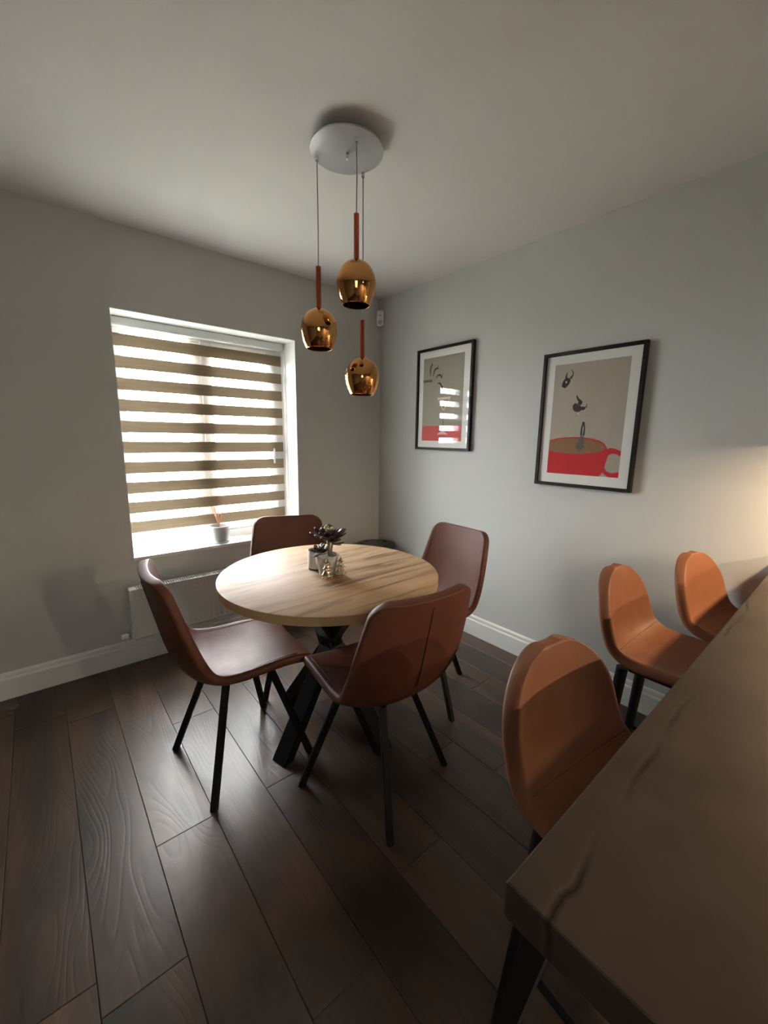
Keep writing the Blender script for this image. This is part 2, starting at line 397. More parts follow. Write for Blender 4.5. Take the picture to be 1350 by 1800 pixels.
b = bmesh.new(); box(b, -L2 + .012, L2 - .012, -.044, -.036, .012, .295, .002); fin(b, 'rear_panel', M_rad, rad)
for s in (-1, 1):
    b = bmesh.new(); box(b, min(s * L2, s * (L2 - .012)), max(s * L2, s * (L2 - .012)), -.1, -.03, 0, .305, .003); fin(b, 'end_cover', M_rad, rad)
b = bmesh.new()
box(b, -L2 + .012, L2 - .012, -.098, -.090, .296, .306, .002); box(b, -L2 + .012, L2 - .012, -.040, -.032, .296, .306, .002)
box(b, -L2 + .012, -L2 + .04, -.09, -.04, .298, .305)
for i in range(88): box(b, -L2 + .045 + i * .013, -L2 + .050 + i * .013, -.090, -.040, .299, .304)
g = fin(b, 'top_grille', M_rad, rad); g['kind'] = 'stuff'
b = bmesh.new(); box(b, -L2 + .013, L2 - .013, -.084, -.046, .02, .27); fin(b, 'void_shade_block', mat('convector_void_shade', (.05, .05, .048), .8), rad)  # plain dark block; shade of the hollow put into its colour
b = bmesh.new(); tube(b, [(-L2 + .001, -.065, .03), (-L2 - .022, -.065, .03)], .008, 12); fin(b, 'valve_tail', M_chrome, rad, angle=40)
b = bmesh.new(); tube(b, [(-L2 - .018, -.065, .03), (-L2 - .030, -.065, .03), (-L2 - .052, -.065, .03)], [.013, .016, .015], 16); fin(b, 'valve_cap', M_upvc, rad, angle=40)
b = bmesh.new(); tube(b, [(-L2 - .022, -.065, .022), (-L2 - .022, -.065, .012), (-L2 - .022, -.05, .004), (-L2 - .022, -.0165, .004)], .0075, 12); fin(b, 'feed_pipe', M_upvc, rad, angle=40)

# ------------------------------------------------------------------ dining table
TC = (-1.244, -1.185); TZ = .75; TR = .475
tb = thing('dining_table', 'round oak effect dining table on crossed black steel legs', 'table', (*TC, 0))
def disc(prof_, m, name, n=96):
    b = bmesh.new(); lathe(b, prof_, n); return fin(b, name, m, tb, angle=35)
disc([(.001, TZ - .035), (TR - .0015, TZ - .035), (TR - .0015, TZ - .001), (TR - .003, TZ), (.001, TZ)], M_oak, 'tabletop')
b = bmesh.new()
lathe(b, [(TR - .003, TZ - .0345), (TR, TZ - .0345), (TR, TZ - .0012), (TR - .003, TZ - .0012)], 96)
fin(b, 'edge_band', M_edge, tb, angle=35)
for q in range(4):
    a = math.radians(194 + 90 * q); foot = Vector((.30 * math.cos(a), .30 * math.sin(a), .002)); zc = .44
    top = Vector((-.195 * math.cos(a), -.195 * math.sin(a), .702))
    d = (top - foot).normalized(); side = Vector((-math.sin(a), math.cos(a), 0)); nn = d.cross(side).normalized()
    b = bmesh.new(); w, th = .040, .021; vs = []
    for p in (foot, top):
        for su, sn in ((-1, -1), (1, -1), (1, 1), (-1, 1)):
            v = p + side * su * w + nn * sn * th
            v = v - d * ((v.z - p.z) / d.z); vs.append(b.verts.new(v))
    b.faces.new(vs[:4]); b.faces.new(vs[4:])
    for i in range(4): b.faces.new((vs[i], vs[(i + 1) % 4], vs[4 + (i + 1) % 4], vs[4 + i]))
    bmesh.ops.bevel(b, geom=[e for e in b.edges if abs(e.verts[0].co.z - e.verts[1].co.z) > .3], offset=.004, segments=2, affect='EDGES')
    fin(b, 'leg', M_black, tb)
b = bmesh.new()
for a in (14, 104):
    box(b, -.24, .24, -.045, .045, .702, .7145, .002, 1, 0, Matrix.Rotation(math.radians(a), 4, 'Z'))
fin(b, 'mounting_plate', M_black, tb)

# ------------------------------------------------------------------ upholstered shells
def shell(name, m, parent, prof_, halfw, lift, rc_top, rc_front, thick, nu=14, sub=2):
    P = catmull(prof_, 4); Wd = catmull([(w,) for w in halfw], 4); Lf = catmull([(l,) for l in lift], 4)
    s = [0.0]
    for a, b_ in zip(P[:-1], P[1:]): s.append(s[-1] + math.dist(a, b_))
    tot = s[-1]
    def at(d):
        d = min(max(d, 0), tot)
        for i in range(len(s) - 1):
            if d <= s[i + 1] + 1e-9:
                k = (d - s[i]) / max(s[i + 1] - s[i], 1e-9)
                return [a + (b_ - a) * k for a, b_ in zip(P[i], P[i + 1])], Wd[i][0] + (Wd[i + 1][0] - Wd[i][0]) * k, Lf[i][0] + (Lf[i + 1][0] - Lf[i][0]) * k
    ds = [rc_front * q for q in (0, .06, .2, .45, .75)] + [rc_front + (tot - rc_front - rc_top) * i / 14 for i in range(15)] + [tot - rc_top * q for q in (.75, .45, .2, .06, 0)]
    b = bmesh.new(); rows_ = []
    for d in ds:
        (y, z), w, lf = at(d)
        (ya, za), _, _ = at(d - .012); (yb, zb), _, _ = at(d + .012)
        ty, tz = yb - ya, zb - za; l = math.hypot(ty, tz); ny, nz = -tz / l, ty / l      # normal towards the sitter
        if nz < 0 and d < tot * .3: ny, nz = -ny, -nz
        ny, nz = (tz / l, -ty / l) if (nz < 0) else (ny, nz)
        for rc, e in ((rc_front, d), (rc_top, tot - d)):
            if e < rc: w = w - rc + math.sqrt(max(rc * rc - (rc - e) ** 2, 0))
        row = []
        for k in range(nu + 1):
            u = math.sin((k / nu * 2 - 1) * PI / 2) * .55 + (k / nu * 2 - 1) * .45
            q = lf * (abs(u) * w / max(at(d)[1], 1e-6)) ** 2.3
            row.append(b.verts.new((u * w, y + ny * q, z + nz * q)))
        rows_.append(row)
    for i in range(len(rows_) - 1):
        for k in range(nu): b.faces.new((rows_[i][k], rows_[i][k + 1], rows_[i + 1][k + 1], rows_[i + 1][k]))
    bmesh.ops.recalc_face_normals(b, faces=b.faces)
    me = bpy.data.meshes.new(name); b.to_mesh(me); b.free()
    # make the first normal point up (sitter's side)
    if me.polygons[len(me.polygons) // 4].normal.z < 0: me.flip_normals()
    o = link(name, me, m, parent, True)
    so = o.modifiers.new('thickness', 'SOLIDIFY'); so.thickness = thick; so.offset = -1.0
    sb = o.modifiers.new('smooth', 'SUBSURF'); sb.levels = sub; sb.render_levels = sub
    return o, rows_, at, tot
def eval_mesh(o):
    """bake the modifiers so that every copy shares plain mesh data"""
    dg = bpy.context.evaluated_depsgraph_get(); me = bpy.data.meshes.new_from_object(o.evaluated_get(dg))
    o.modifiers.clear(); o.data = me
    for p in me.polygons: p.use_smooth = True

# dining chair -------------------------------------------------------
def make_dining_chair():
    t_ = thing('dining_chair', '', 'chair')
    pr = [(.262, .428), (.240, .452), (.17, .470), (.06, .463), (-.05, .450), (-.135, .452), (-.190, .488), (-.222, .565), (-.246, .665), (-.268, .765), (-.290, .865)]
    hw = [.195, .203, .214, .220, .224, .226, .228, .226, .217, .204, .188]
    lf = [.004, .010, .022, .034, .046, .060, .066, .060, .050, .042, .034]
    o, rows_, at, tot = shell('seat_shell', M_leather, t_, pr, hw, lf, .055, .07, .034)
    eval_mesh(o)
    # seam down the middle of the back's outer face, welt on the inner face
    b = bmesh.new(); pts = []
    for i in range(12):
        (y, z), w, l = at(tot - .03 - i * .028); (ya, za), _, _ = at(tot - .03 - i * .028 - .01); d = Vector((0, y - ya, z - za)).normalized()
        n_ = Vector((0, d.z, -d.y)); pts.append(Vector((0, y, z)) - n_ * .0345)
    tube(b, pts, .0016, 6); fin(b, 'back_seam', M_seam, o, True)
    for s in (-1, 1):
        b = bmesh.new(); pts = []
        for i in range(16):
            dd = .10 + (tot - .19) * i / 15; (y, z), w, l = at(dd); (ya, za), _, _ = at(dd - .01); (yb, zb), _, _ = at(dd + .01)
            d = Vector((0, yb - ya, zb - za)).normalized(); n_ = Vector((0, -d.z, d.y)); n_ = n_ if n_.z > 0 else -n_
            u = .90; pts.append(Vector((s * u * w, y, z)) + n_ * (l * u ** 2.3 - .0008))
        tube(b, pts, .0022, 6); fin(b, 'piping', M_leather, o, True)
    b = bmesh.new(); box(b, -.11, .11, -.11, .11, .404, .420, .003); lathe(b, [(.03, .385), (.03, .41)], 20)
    fin(b, 'swivel_plate', M_black, t_)
    for q in range(4):
        a = math.radians(45 + 90 * q); c, s = math.cos(a), math.sin(a)
        top = Vector((.125 * c, .125 * s, .408)); ft = Vector((.291 * c, .291 * s, .001)); inn = Vector((.02 * c, .02 * s, .400))
        b = bmesh.new(); side = Vector((-s, c, 0)) * .0125
        d = (top - ft).normalized(); nn = d.cross(side.normalized()) * .0125; vs = []
        for p in (ft, top):
            for su, sn in ((-1, -1), (1, -1), (1, 1), (-1, 1)):
                v = p + side * su + nn * sn; v = v - d * ((v.z - p.z) / d.z); vs.append(b.verts.new(v))
        b.faces.new(vs[:4]); b.faces.new(vs[4:])
        for i in range(4): b.faces.new((vs[i], vs[(i + 1) % 4], vs[4 + (i + 1) % 4], vs[4 + i]))
        bmesh.ops.bevel(b, geom=[e for e in b.edges if abs(e.verts[0].co.z - e.verts[1].co.z) > .2], offset=.004, segments=2, affect='EDGES')
        fin(b, 'leg', M_black, t_)
    return t_
proto = make_dining_chair()
for i, (x, y, face, base, lab) in enumerate([
        (-1.642, -1.094, -4, 4, 'chestnut leather dining chair at the left of the table, side on, back near the radiator'),
        (-1.279, -1.556, 84, 16, 'chestnut leather dining chair in front of the table seen from behind'),
        (-.737, -1.25, 176, 34.6, 'chestnut leather dining chair right of the table, back against the wall with prints'),
        (-1.17, -.70, 249, 73, 'chestnut leather dining chair behind the table with its back to the window')]):
    c = proto if i == 0 else copy_tree(proto)
    c.location = (x, y, 0); c.rotation_euler = (0, 0, math.radians(face - 90)); c['label'] = lab; c['group'] = 'dining chairs around the table'
    for ch in c.children:
        if ch.name.split('.')[0] in ('leg', 'swivel_plate'): ch.rotation_euler = (0, 0, math.radians(base - (face - 90)))

# bar stools -----------------------------------------------------------
def make_stool():
    t_ = thing('bar_stool', '', 'stool')
    pr = [(.200, .612), (.180, .634), (.12, .645), (.03, .640), (-.05, .632), (-.100, .635), (-.140, .662), (-.160, .715), (-.171, .775), (-.180, .835), (-.190, .900)]
    hw = [.155, .163, .170, .175, .178, .179, .178, .176, .173, .167, .158]
    lf = [.003, .008, .014, .020, .030, .042, .046, .042, .036, .030, .025]
    o, rows_, at, tot = shell('seat_shell', M_tan, t_, pr, hw, lf, .138, .07, .036)
    eval_mesh(o)
    b = bmesh.new(); pts = []
    for i in range(15):
        u = -.93 + 1.86 * i / 14; (y, z), w, l = at(.335); q = l * abs(u) ** 2.3
        pts.append(Vector((u * w, y + q * .6 + .001, z + q * .8 + .001)))
    tube(b, pts, .0015, 6); fin(b, 'seat_seam', M_tanseam, o, True)
    b = bmesh.new(); box(b, .176, .181, -.150, -.138, .70, .722); fin(b, 'fabric_tab', M_seam, o)
    b = bmesh.new(); box(b, -.10, .10, -.09, .09, .575, .597, .004); fin(b, 'under_frame', M_black, t_)
    for sx in (-1, 1):
        for sy in (-1, 1):
            b = bmesh.new(); tube(b, [(sx * .108, sy * .105, .588), (sx * .118, sy * .116, .42), (sx * .150, sy * .150, .001)], [.018, .0175, .012], 16)
            fin(b, 'leg', M_black, t_, angle=40)
    fr = [(sx * .132, sy * .131, .235) for sx, sy in ((-1, -1), (1, -1), (1, 1), (-1, 1))]
    b = bmesh.new()
    for k in range(4): tube(b, [fr[k], fr[(k + 1) % 4]], .008, 10)
    fin(b, 'footrest', M_black, t_, angle=40)
    return t_
ps = make_stool()
for i, (x, y, face, lab) in enumerate([
        (-1.389, -2.465, 263, 'tan leather bar stool largest and nearest, tucked under the counter corner'),
        (-.648, -2.329, 270, 'tan leather bar stool in the middle of the row along the counter'),
        (-.232, -2.448, 262, 'tan leather bar stool at the far end of the counter by the wall')]):
    c = ps if i == 0 else copy_tree(ps)
    c.location = (x, y, 0); c.rotation_euler = (0, 0, math.radians(face - 90)); c['label'] = lab; c['group'] = 'bar stools along the counter'

# ------------------------------------------------------------------ breakfast counter
ct = thing('breakfast_counter', 'grey brown stone effect breakfast counter on black angled legs', 'counter', (-1.89, -2.5, 0))
b = bmesh.new(); box(b, 0, 1.888, -.75, 0, .880, .92, .0025, 2); fin(b, 'worktop', M_counter, ct)
b = bmesh.new(); box(b, .03, 1.885, -.70, -.04, .856, .880, .002, 1); fin(b, 'under_frame', M_black, ct)
for (x, y, fx, fy) in ((.035, -.03, -.06, .12), (.035, -.72, -.06, -.87), (1.80, -.10, 1.83, -.06), (1.80, -.68, 1.83, -.70)):
    b = bmesh.new(); top = Vector((x, y, .879)); ft = Vector((fx, fy, .001)); d = (ft - top).normalized()
    a = Vector((1, 0, 0)); a = (a - d * a.dot(d)).normalized(); n_ = d.cross(a); vs = []
    for p, s in ((ft, .6), (top, 1.0)):
        for su, sn in ((-1, -1), (1, -1), (1, 1), (-1, 1)):
            v = p + a * su * .011 * s + n_ * sn * .011 * s; v = v - d * ((v.z - p.z) / d.z); vs.append(b.verts.new(v))
    b.faces.new(vs[:4]); b.faces.new(vs[4:])
    for i in range(4): b.faces.new((vs[i], vs[(i + 1) % 4], vs[4 + (i + 1) % 4], vs[4 + i]))
    fin(b, 'leg', M_black, ct)

# ------------------------------------------------------------------ wall cabinet with lit underside (beyond the right edge)
wc = thing('wall_cabinet', 'kitchen wall cabinet with a warm light strip under it', 'cabinet', (0, -3.45, 1.38))
M_cab = mat('cream_cabinet_front', (.55, .52, .46), .4)
b = bmesh.new(); box(b, -.31, -.002, -.83, .83, 0, .72); fin(b, 'body', M_cab, wc)
for k in range(4):
    y0 = -.83 + .415 * k; b = bmesh.new(); box(b, -.332, -.312, y0 + .0015, y0 + .4135, 0, .72, .002); d_ = fin(b, 'door', M_cab, wc)
    b = bmesh.new(); tube(b, [(-.345, y0 + (.365 if k % 2 == 0 else .05), z) for z in (.08, .22)], .005, 8); fin(b, 'handle', M_chrome, d_, True)
b = bmesh.new(); box(b, -.332, -.314, -.83, .83, -.03, 0, .001); box(b, -.314, -.002, .814, .83, -.03, 0, .001); fin(b, 'pelmet', M_cab, wc)
M_strip = bpy.data.materials.new('warm_led_disc'); M_strip.use_nodes = True
sb_ = M_strip.node_tree.nodes['Principled BSDF']; sb_.inputs['Emission Color'].default_value = (1, .68, .36, 1); sb_.inputs['Emission Strength'].default_value = 30
for ly in (.62,):
    b = bmesh.new(); lathe(b, [(.001, -.009), (.028, -.009), (.030, -.0085), (.034, -.008), (.034, 0), (.001, 0)], 24, -.12, ly); fin(b, 'puck_light', M_strip, wc, angle=40)
    al = bpy.data.lights.new('cabinet_light', 'AREA'); al.shape = 'DISK'; al.size = .05; al.energy = 2.9; al.color = (1, .70, .40)
    ao = bpy.data.objects.new('cabinet_light', al); COL.objects.link(ao); ao.parent = wc; ao.location = (-.12, ly, -.011)

# cooker hood on the back wall, behind the camera
hd = thing('cooker_hood', 'steel chimney cooker hood with two lamps on the back wall', 'hood', (-1.05, YB, 1.60))
M_steel = mat('brushed_steel', (.5, .5, .5), .3, 1.0)
b = bmesh.new(); vs = []
for x, y0, y1, z in ((.45, 0, .50, 0), (.45, 0, .50, .05), (.15, 0, .28, .20)):
    vs.append([b.verts.new(v) for v in ((-x, .002 + y0, z), (x, .002 + y0, z), (x, y1, z), (-x, y1, z))])
for i in range(2):
    for k in range(4): b.faces.new((vs[i][k], vs[i][(k + 1) % 4], vs[i + 1][(k + 1) % 4], vs[i + 1][k]))
b.faces.new(vs[0]); b.faces.new(vs[2]); fin(b, 'canopy', M_steel, hd)
b = bmesh.new(); box(b, -.14, .14, .002, .27, .20, .795); fin(b, 'chimney', M_steel, hd)
for sx in (-.25, .25):
    b = bmesh.new(); lathe(b, [(.001, -.006), (.026, -.006), (.032, -.004), (.032, 0), (.001, 0)], 24, sx, .40); fin(b, 'hood_lamp', M_strip, hd, angle=40)
    al = bpy.data.lights.new('hood_light', 'AREA'); al.shape = 'DISK'; al.size = .05; al.energy = 3.0; al.color = (1, .80, .62)
    ao = bpy.data.objects.new('hood_light', al); COL.objects.link(ao); ao.parent = hd; ao.location = (sx, .40, -.008)

# ------------------------------------------------------------------ pendant lamp
M_canopy = mat('satin_grey_white_metal', (.43, .44, .45), .3, .0)
M_copper = mat('mirror_copper_glass', (.66, .325, .11), .04, 1.0)
M_rod = mat('glossy_copper_red_rod', (.40, .055, .016), .2, .0, .5, .5)
M_cord = mat('grey_clear_cord', (.30, .29, .27), .4)
M_inner = mat('dark_amber_inside', (.10, .055, .03), .25, .5)
cp = Vector((-1.207, -1.262, 2.4))
pd = thing('pendant_lamp', 'three mirrored copper globe pendants hanging from a round white ceiling plate', 'lamp', cp)
b = bmesh.new(); lathe(b, [(.001, -.036), (.132, -.036), (.134, -.035), (.134, -.030), (.132, -.029), (.001, -.029)], 64); fin(b, 'ceiling_plate', M_canopy, pd, angle=40)
b = bmesh.new(); lathe(b, [(.001, -.0288), (.085, -.0288), (.085, -.001), (.001, -.001)], 48); fin(b, 'ceiling_base', mat('shade_grey_base', (.10, .095, .09), .6), pd, angle=40)  # base coloured dark to deepen the shadow above the plate
b = bmesh.new(); lathe(b, [(.001, -.058), (.004, -.057), (.0055, -.053), (.004, -.049), (.0055, -.046), (.0055, -.036)], 16, .005, .003); fin(b, 'centre_finial', M_chrome, pd, True)
def hang(px, py, rod_top, pod_top, pod_bot):
    x, y = px - cp.x, py - cp.y; hgt = pod_top - pod_bot; R_ = .0725; z0 = pod_bot - 2.4
    b = bmesh.new(); lathe(b, [(.006, -.052), (.007, -.050), (.007, -.036)], 16, x, y); fin(b, 'cord_grip', M_chrome, pd, angle=40)
    b = bmesh.new(); tube(b, [(x, y, -.05), (x + .0015, y, (-.05 + rod_top - 2.4) * .5), (x, y, rod_top - 2.4)], .0022, 8); fin(b, 'cord', M_cord, pd, True)
    b = bmesh.new(); tube(b, [(x, y, pod_top - 2.4 - .004), (x, y, rod_top - 2.4)], .0095, 20); fin(b, 'rod', M_rod, pd, angle=40)
    prof_ = [(.050, 0.0), (.058, .10), (.0660, .24), (.0712, .38), (.0725, .48), (.0705, .60), (.0645, .72), (.0545, .83), (.0400, .92), (.0240, .975), (.0115, 1.0)]
    pts_ = catmull([(r, q * hgt) for r, q in prof_], 4)
    b = bmesh.new(); n = 48; rings = [[b.verts.new((x + r * math.cos(2 * PI * k / n), y + r * math.sin(2 * PI * k / n), z0 + z)) for k in range(n)] for r, z in pts_]
    for i in range(len(rings) - 1):
        for k in range(n): b.faces.new((rings[i][k], rings[i][(k + 1) % n], rings[i + 1][(k + 1) % n], rings[i + 1][k]))
    o = fin(b, 'globe_shade', [M_copper, M_inner], pd, True)
    so = o.modifiers.new('thickness', 'SOLIDIFY'); so.thickness = .0025; so.offset = -1.0; so.material_offset = 1; so.material_offset_rim = 0
    b = bmesh.new(); lathe(b, [(.020, pod_top - 2.4 - .06), (.020, pod_top - 2.4 - .012), (.010, pod_top - 2.4 - .004)], 20, x, y); fin(b, 'lamp_holder', M_inner, o, angle=40)
hang(-1.278, -1.170, 1.987, 1.836, 1.683)
hang(-1.224, -1.346, 2.125, 1.974, 1.818)
hang(-1.090, -1.206, 1.819, 1.671, 1.517)

# ------------------------------------------------------------------ framed prints
M_fr = mat('black_wood_frame', (.010, .008, .007), .5, 0, .25)
M_mount = mat('white_paper_border', (.72, .72, .69), .8)
M_beige = mat('printed_beige', (.40, .355, .29), .75); M_taupe = mat('printed_taupe', (.30, .275, .22), .75)
M_red = mat('printed_red', (.52, .028, .034), .7, 0, .2); M_dred = mat('printed_dull_red', (.50, .06, .06), .7)
M_coffee = mat('printed_coffee_brown', (.24, .115, .05), .7); M_ink = mat('printed_dark_ink', (.022, .015, .014), .7)
M_grey = mat('printed_grey', (.10, .09, .085), .7); M_cream = mat('printed_cream', (.62, .52, .42), .7); M_pink = mat('printed_pink', (.70, .44, .40), .7)
M_peach = mat('printed_peach', (.45, .17, .11), .7); M_olive = mat('printed_olive', (.085, .08, .06), .7)
def picture(yl, yr, z0, z1, label):
    t_ = thing('framed_print', label, 'picture', (0, (yl + yr) / 2, (z0 + z1) / 2), 0)
    cy, cz = (yl + yr) / 2, (z0 + z1) / 2; hy, hz = (yl - yr) / 2, (z1 - z0) / 2; w = .017
    b = bmesh.new()
    for y0, y1, za, zb in ((-hy, -hy + w, -hz, hz), (hy - w, hy, -hz, hz), (-hy + w, hy - w, -hz, -hz + w), (-hy + w, hy - w, hz - w, hz)): box(b, -.027, -.002, y0, y1, za, zb, .0008, 1)
    fin(b, 'frame', M_fr, t_)
    b = bmesh.new(); box(b, -.0145, -.003, -hy + w, hy - w, -hz + w, hz - w); sh = fin(b, 'paper', M_mount, t_)
    b = bmesh.new(); b.faces.new([b.verts.new((-.0195, y, z)) for y, z in ((-hy + w, -hz + w), (hy - w, -hz + w), (hy - w, hz - w), (-hy + w, hz - w))]); fin(b, 'glass', M_glass, t_)
    def poly(name, pts, m, lay):
        b_ = bmesh.new(); x = -.0145 - .0002 * lay
        vs = [b_.verts.new((x, y - cy, z - cz)) for y, z in pts]; f = b_.faces.new(vs); 
        r = bmesh.ops.extrude_face_region(b_, geom=[f]); bmesh.ops.translate(b_, vec=(.00015, 0, 0), verts=[v for v in r['geom'] if isinstance(v, bmesh.types.BMVert)])
        bmesh.ops.triangulate(b_, faces=[q for q in b_.faces if len(q.verts) > 4])
        return fin(b_, name, m, sh)
    return poly
def stroke(pts, widths):
    """closed outline of a tapered brush stroke through pts"""
    P = catmull(pts, 5); Wd = catmull([(w,) for w in widths], 5); L_, R__ = [], []
    for i, p in enumerate(P):
        a, c = P[max(i - 1, 0)], P[min(i + 1, len(P) - 1)]; dx, dy = c[0] - a[0], c[1] - a[1]; l = math.hypot(dx, dy) or 1
        L_.append((p[0] - dy / l * Wd[i][0], p[1] + dx / l * Wd[i][0])); R__.append((p[0] + dy / l * Wd[i][0], p[1] - dx / l * Wd[i][0]))
    return L_ + R__[::-1]
def ellipse(cy, cz, ry, rz, n=40, a0=0, a1=2 * PI): return [(cy + ry * math.cos(a0 + (a1 - a0) * k / n), cz + rz * math.sin(a0 + (a1 - a0) * k / n)) for k in range(n + (0 if a1 - a0 > 6.28 else 1))]
# left print: divers over a cocktail glass
pp = picture(-.448, -.950, 1.257, 1.952, 'smaller looking framed print near the corner, divers above a red band and cocktail glass')
pp('printed_background', [(-.507, 1.321), (-.875, 1.321), (-.875, 1.889), (-.507, 1.889)], M_taupe, 1)
pp('printed_red_band', [(-.507, 1.321), (-.875, 1.321), (-.875, 1.426), (-.507, 1.424)], M_dred, 2)
pp('printed_board', [(-.507, 1.727), (-.594, 1.727), (-.594, 1.744), (-.507, 1.744)], M_olive, 2)
pp('printed_glass_liquid', [(-.660, 1.600), (-.758, 1.600), (-.7085, 1.538)], M_peach, 2)
pp('printed_glass_rim', [(-.645, 1.617), (-.772, 1.617), (-.764, 1.600), (-.654, 1.600)], M_cream, 3)
pp('printed_glass_side', [(-.645, 1.617), (-.655, 1.609), (-.7095, 1.535), (-.7075, 1.522)], M_cream, 3)
pp('printed_glass_side', [(-.772, 1.617), (-.7085, 1.522), (-.709, 1.537), (-.762, 1.609)], M_cream, 3)
pp('printed_glass_stem', [(-.7060, 1.524), (-.7110, 1.524), (-.7115, 1.384), (-.7055, 1.384)], M_olive, 3)
pp('printed_glass_foot', [(-.655, 1.365), (-.758, 1.365), (-.735, 1.379), (-.718, 1.386), (-.696, 1.386), (-.678, 1.379)], M_pink, 4)
for s_, w_ in ((([(-.576, 1.766), (-.573, 1.800), (-.578, 1.828), (-.595, 1.848)]), [.002, .005, .0055, .003]),
               (([(-.600, 1.764), (-.610, 1.795), (-.628, 1.813), (-.651, 1.810)]), [.002, .005, .006, .003]),
               (([(-.628, 1.748), (-.648, 1.766), (-.668, 1.764), (-.684, 1.741)]), [.002, .0055, .006, .003]),
               (([(-.645, 1.713), (-.664, 1.712), (-.680, 1.696), (-.692, 1.672)]), [.002, .0055, .006, .003])):
    d_ = pp('printed_diver', stroke(s_, w_), M_ink, 2)
for a_ in ([(-.588, 1.84), (-.581, 1.858)], [(-.638, 1.815), (-.650, 1.833)], [(-.682, 1.755), (-.694, 1.775)], [(-.688, 1.682), (-.703, 1.690)], [(-.690, 1.68), (-.686, 1.662)]):
    pp('printed_diver_arm', stroke([a_[0], tuple((p + q) / 2 for p, q in zip(*a_)), a_[1]], [.0028, .0022, .0014]), M_ink, 3)
# right print: diver into a red coffee cup
pp = picture(-1.433, -1.935, 1.091, 1.791, 'larger looking framed print further right, diver above a red coffee cup')
pp('printed_background', [(-1.498, 1.158), (-1.870, 1.158), (-1.870, 1.730), (-1.498, 1.730)], M_beige, 1)
def arc(c0, c1, r0, r1, a0, a1, n=24): return [(c0 + r0 * math.cos(a0 + (a1 - a0) * k / n), c1 + r1 * math.sin(a0 + (a1 - a0) * k / n)) for k in range(n + 1)]
pp('printed_cup', [(-1.498, 1.336)] + arc(-1.628, 1.308, -.176, .047, math.radians(138), math.radians(0), 20)[0:0] +
   [(-1.54, 1.347), (-1.59, 1.353), (-1.64, 1.355), (-1.69, 1.352), (-1.73, 1.347), (-1.765, 1.337), (-1.79, 1.322), (-1.804, 1.300), (-1.8045, 1.24), (-1.798, 1.195), (-1.788, 1.17), (-1.777, 1.158), (-1.498, 1.158)], M_red, 2)
pp('printed_coffee', [(-1.498, 1.331), (-1.55, 1.342), (-1.60, 1.347), (-1.645, 1.348), (-1.69, 1.345), (-1.73, 1.339), (-1.762, 1.329), (-1.784, 1.316), (-1.796, 1.300), (-1.783, 1.287), (-1.75, 1.276), (-1.70, 1.269), (-1.645, 1.266), (-1.59, 1.268), (-1.54, 1.273), (-1.498, 1.281)], M_coffee, 3)
ha = [(-1.798, 1.292), (-1.815, 1.302), (-1.84, 1.300), (-1.870, 1.288), (-1.870, 1.262), (-1.850, 1.273), (-1.828, 1.275), (-1.812, 1.266), (-1.806, 1.235), (-1.800, 1.205), (-1.812, 1.187), (-1.838, 1.178), (-1.870, 1.187), (-1.870, 1.158), (-1.822, 1.158), (-1.800, 1.172), (-1.784, 1.188)]
pp('printed_cup_handle', ha, M_red, 3)
pp('printed_diver', [(p[0], p[1]) for p in stroke([(-1.551, 1.612), (-1.558, 1.626), (-1.568, 1.643), (-1.575, 1.658)], [.010, .017, .018, .012])], M_ink, 2)
pp('printed_diver_leg', stroke([(-1.561, 1.655), (-1.562, 1.672), (-1.566, 1.687)], [.005, .004, .002]), M_ink, 3)
pp('printed_diver_leg', stroke([(-1.585, 1.655), (-1.597, 1.672), (-1.596, 1.685), (-1.587, 1.698)], [.007, .003, .0025, .0015]), M_ink, 3)
pp('printed_diver_face', ellipse(-1.5645, 1.638, .0035, .006, 12), M_cream, 4)
pp('printed_diver', stroke([(-1.631, 1.525), (-1.628, 1.510), (-1.640, 1.499), (-1.655, 1.508)], [.010, .018, .017, .012]), M_ink, 2)
pp('printed_diver_leg', stroke([(-1.627, 1.566), (-1.634, 1.550), (-1.645, 1.538), (-1.650, 1.530), (-1.640, 1.522)], [.003, .005, .007, .009, .010]), M_ink, 3)
pp('printed_diver_head', ellipse(-1.664, 1.500, .013, .009, 16), M_ink, 3)
pp('printed_diver_arm', stroke([(-1.672, 1.502), (-1.682, 1.508), (-1.681, 1.522)], [.003, .0025, .001]), M_ink, 3)
pp('printed_hand', stroke([(-1.640, 1.480), (-1.644, 1.473), (-1.648, 1.467)], [.004, .004, .002]), M_cream, 2)
pp('printed_diver', stroke([(-1.674, 1.360), (-1.673, 1.335), (-1.671, 1.312), (-1.668, 1.294)], [.009, .0145, .013, .008]), M_grey, 4)
pp('printed_diver_leg', stroke([(-1.675, 1.424), (-1.669, 1.400), (-1.669, 1.362)], [.004, .004, .005]), M_ink, 4)
pp('printed_diver_leg', stroke([(-1.676, 1.424), (-1.683, 1.400), (-1.681, 1.362)], [.004, .0035, .005]), M_ink, 4)
pp('printed_diver_foot', ellipse(-1.6755, 1.424, .007, .008, 16), M_ink, 5)
pp('printed_splash', stroke([(-1.648, 1.326), (-1.653, 1.306), (-1.668, 1.293), (-1.684, 1.303), (-1.690, 1.314)], [.001, .005, .008, .005, .001]), M_grey, 5)

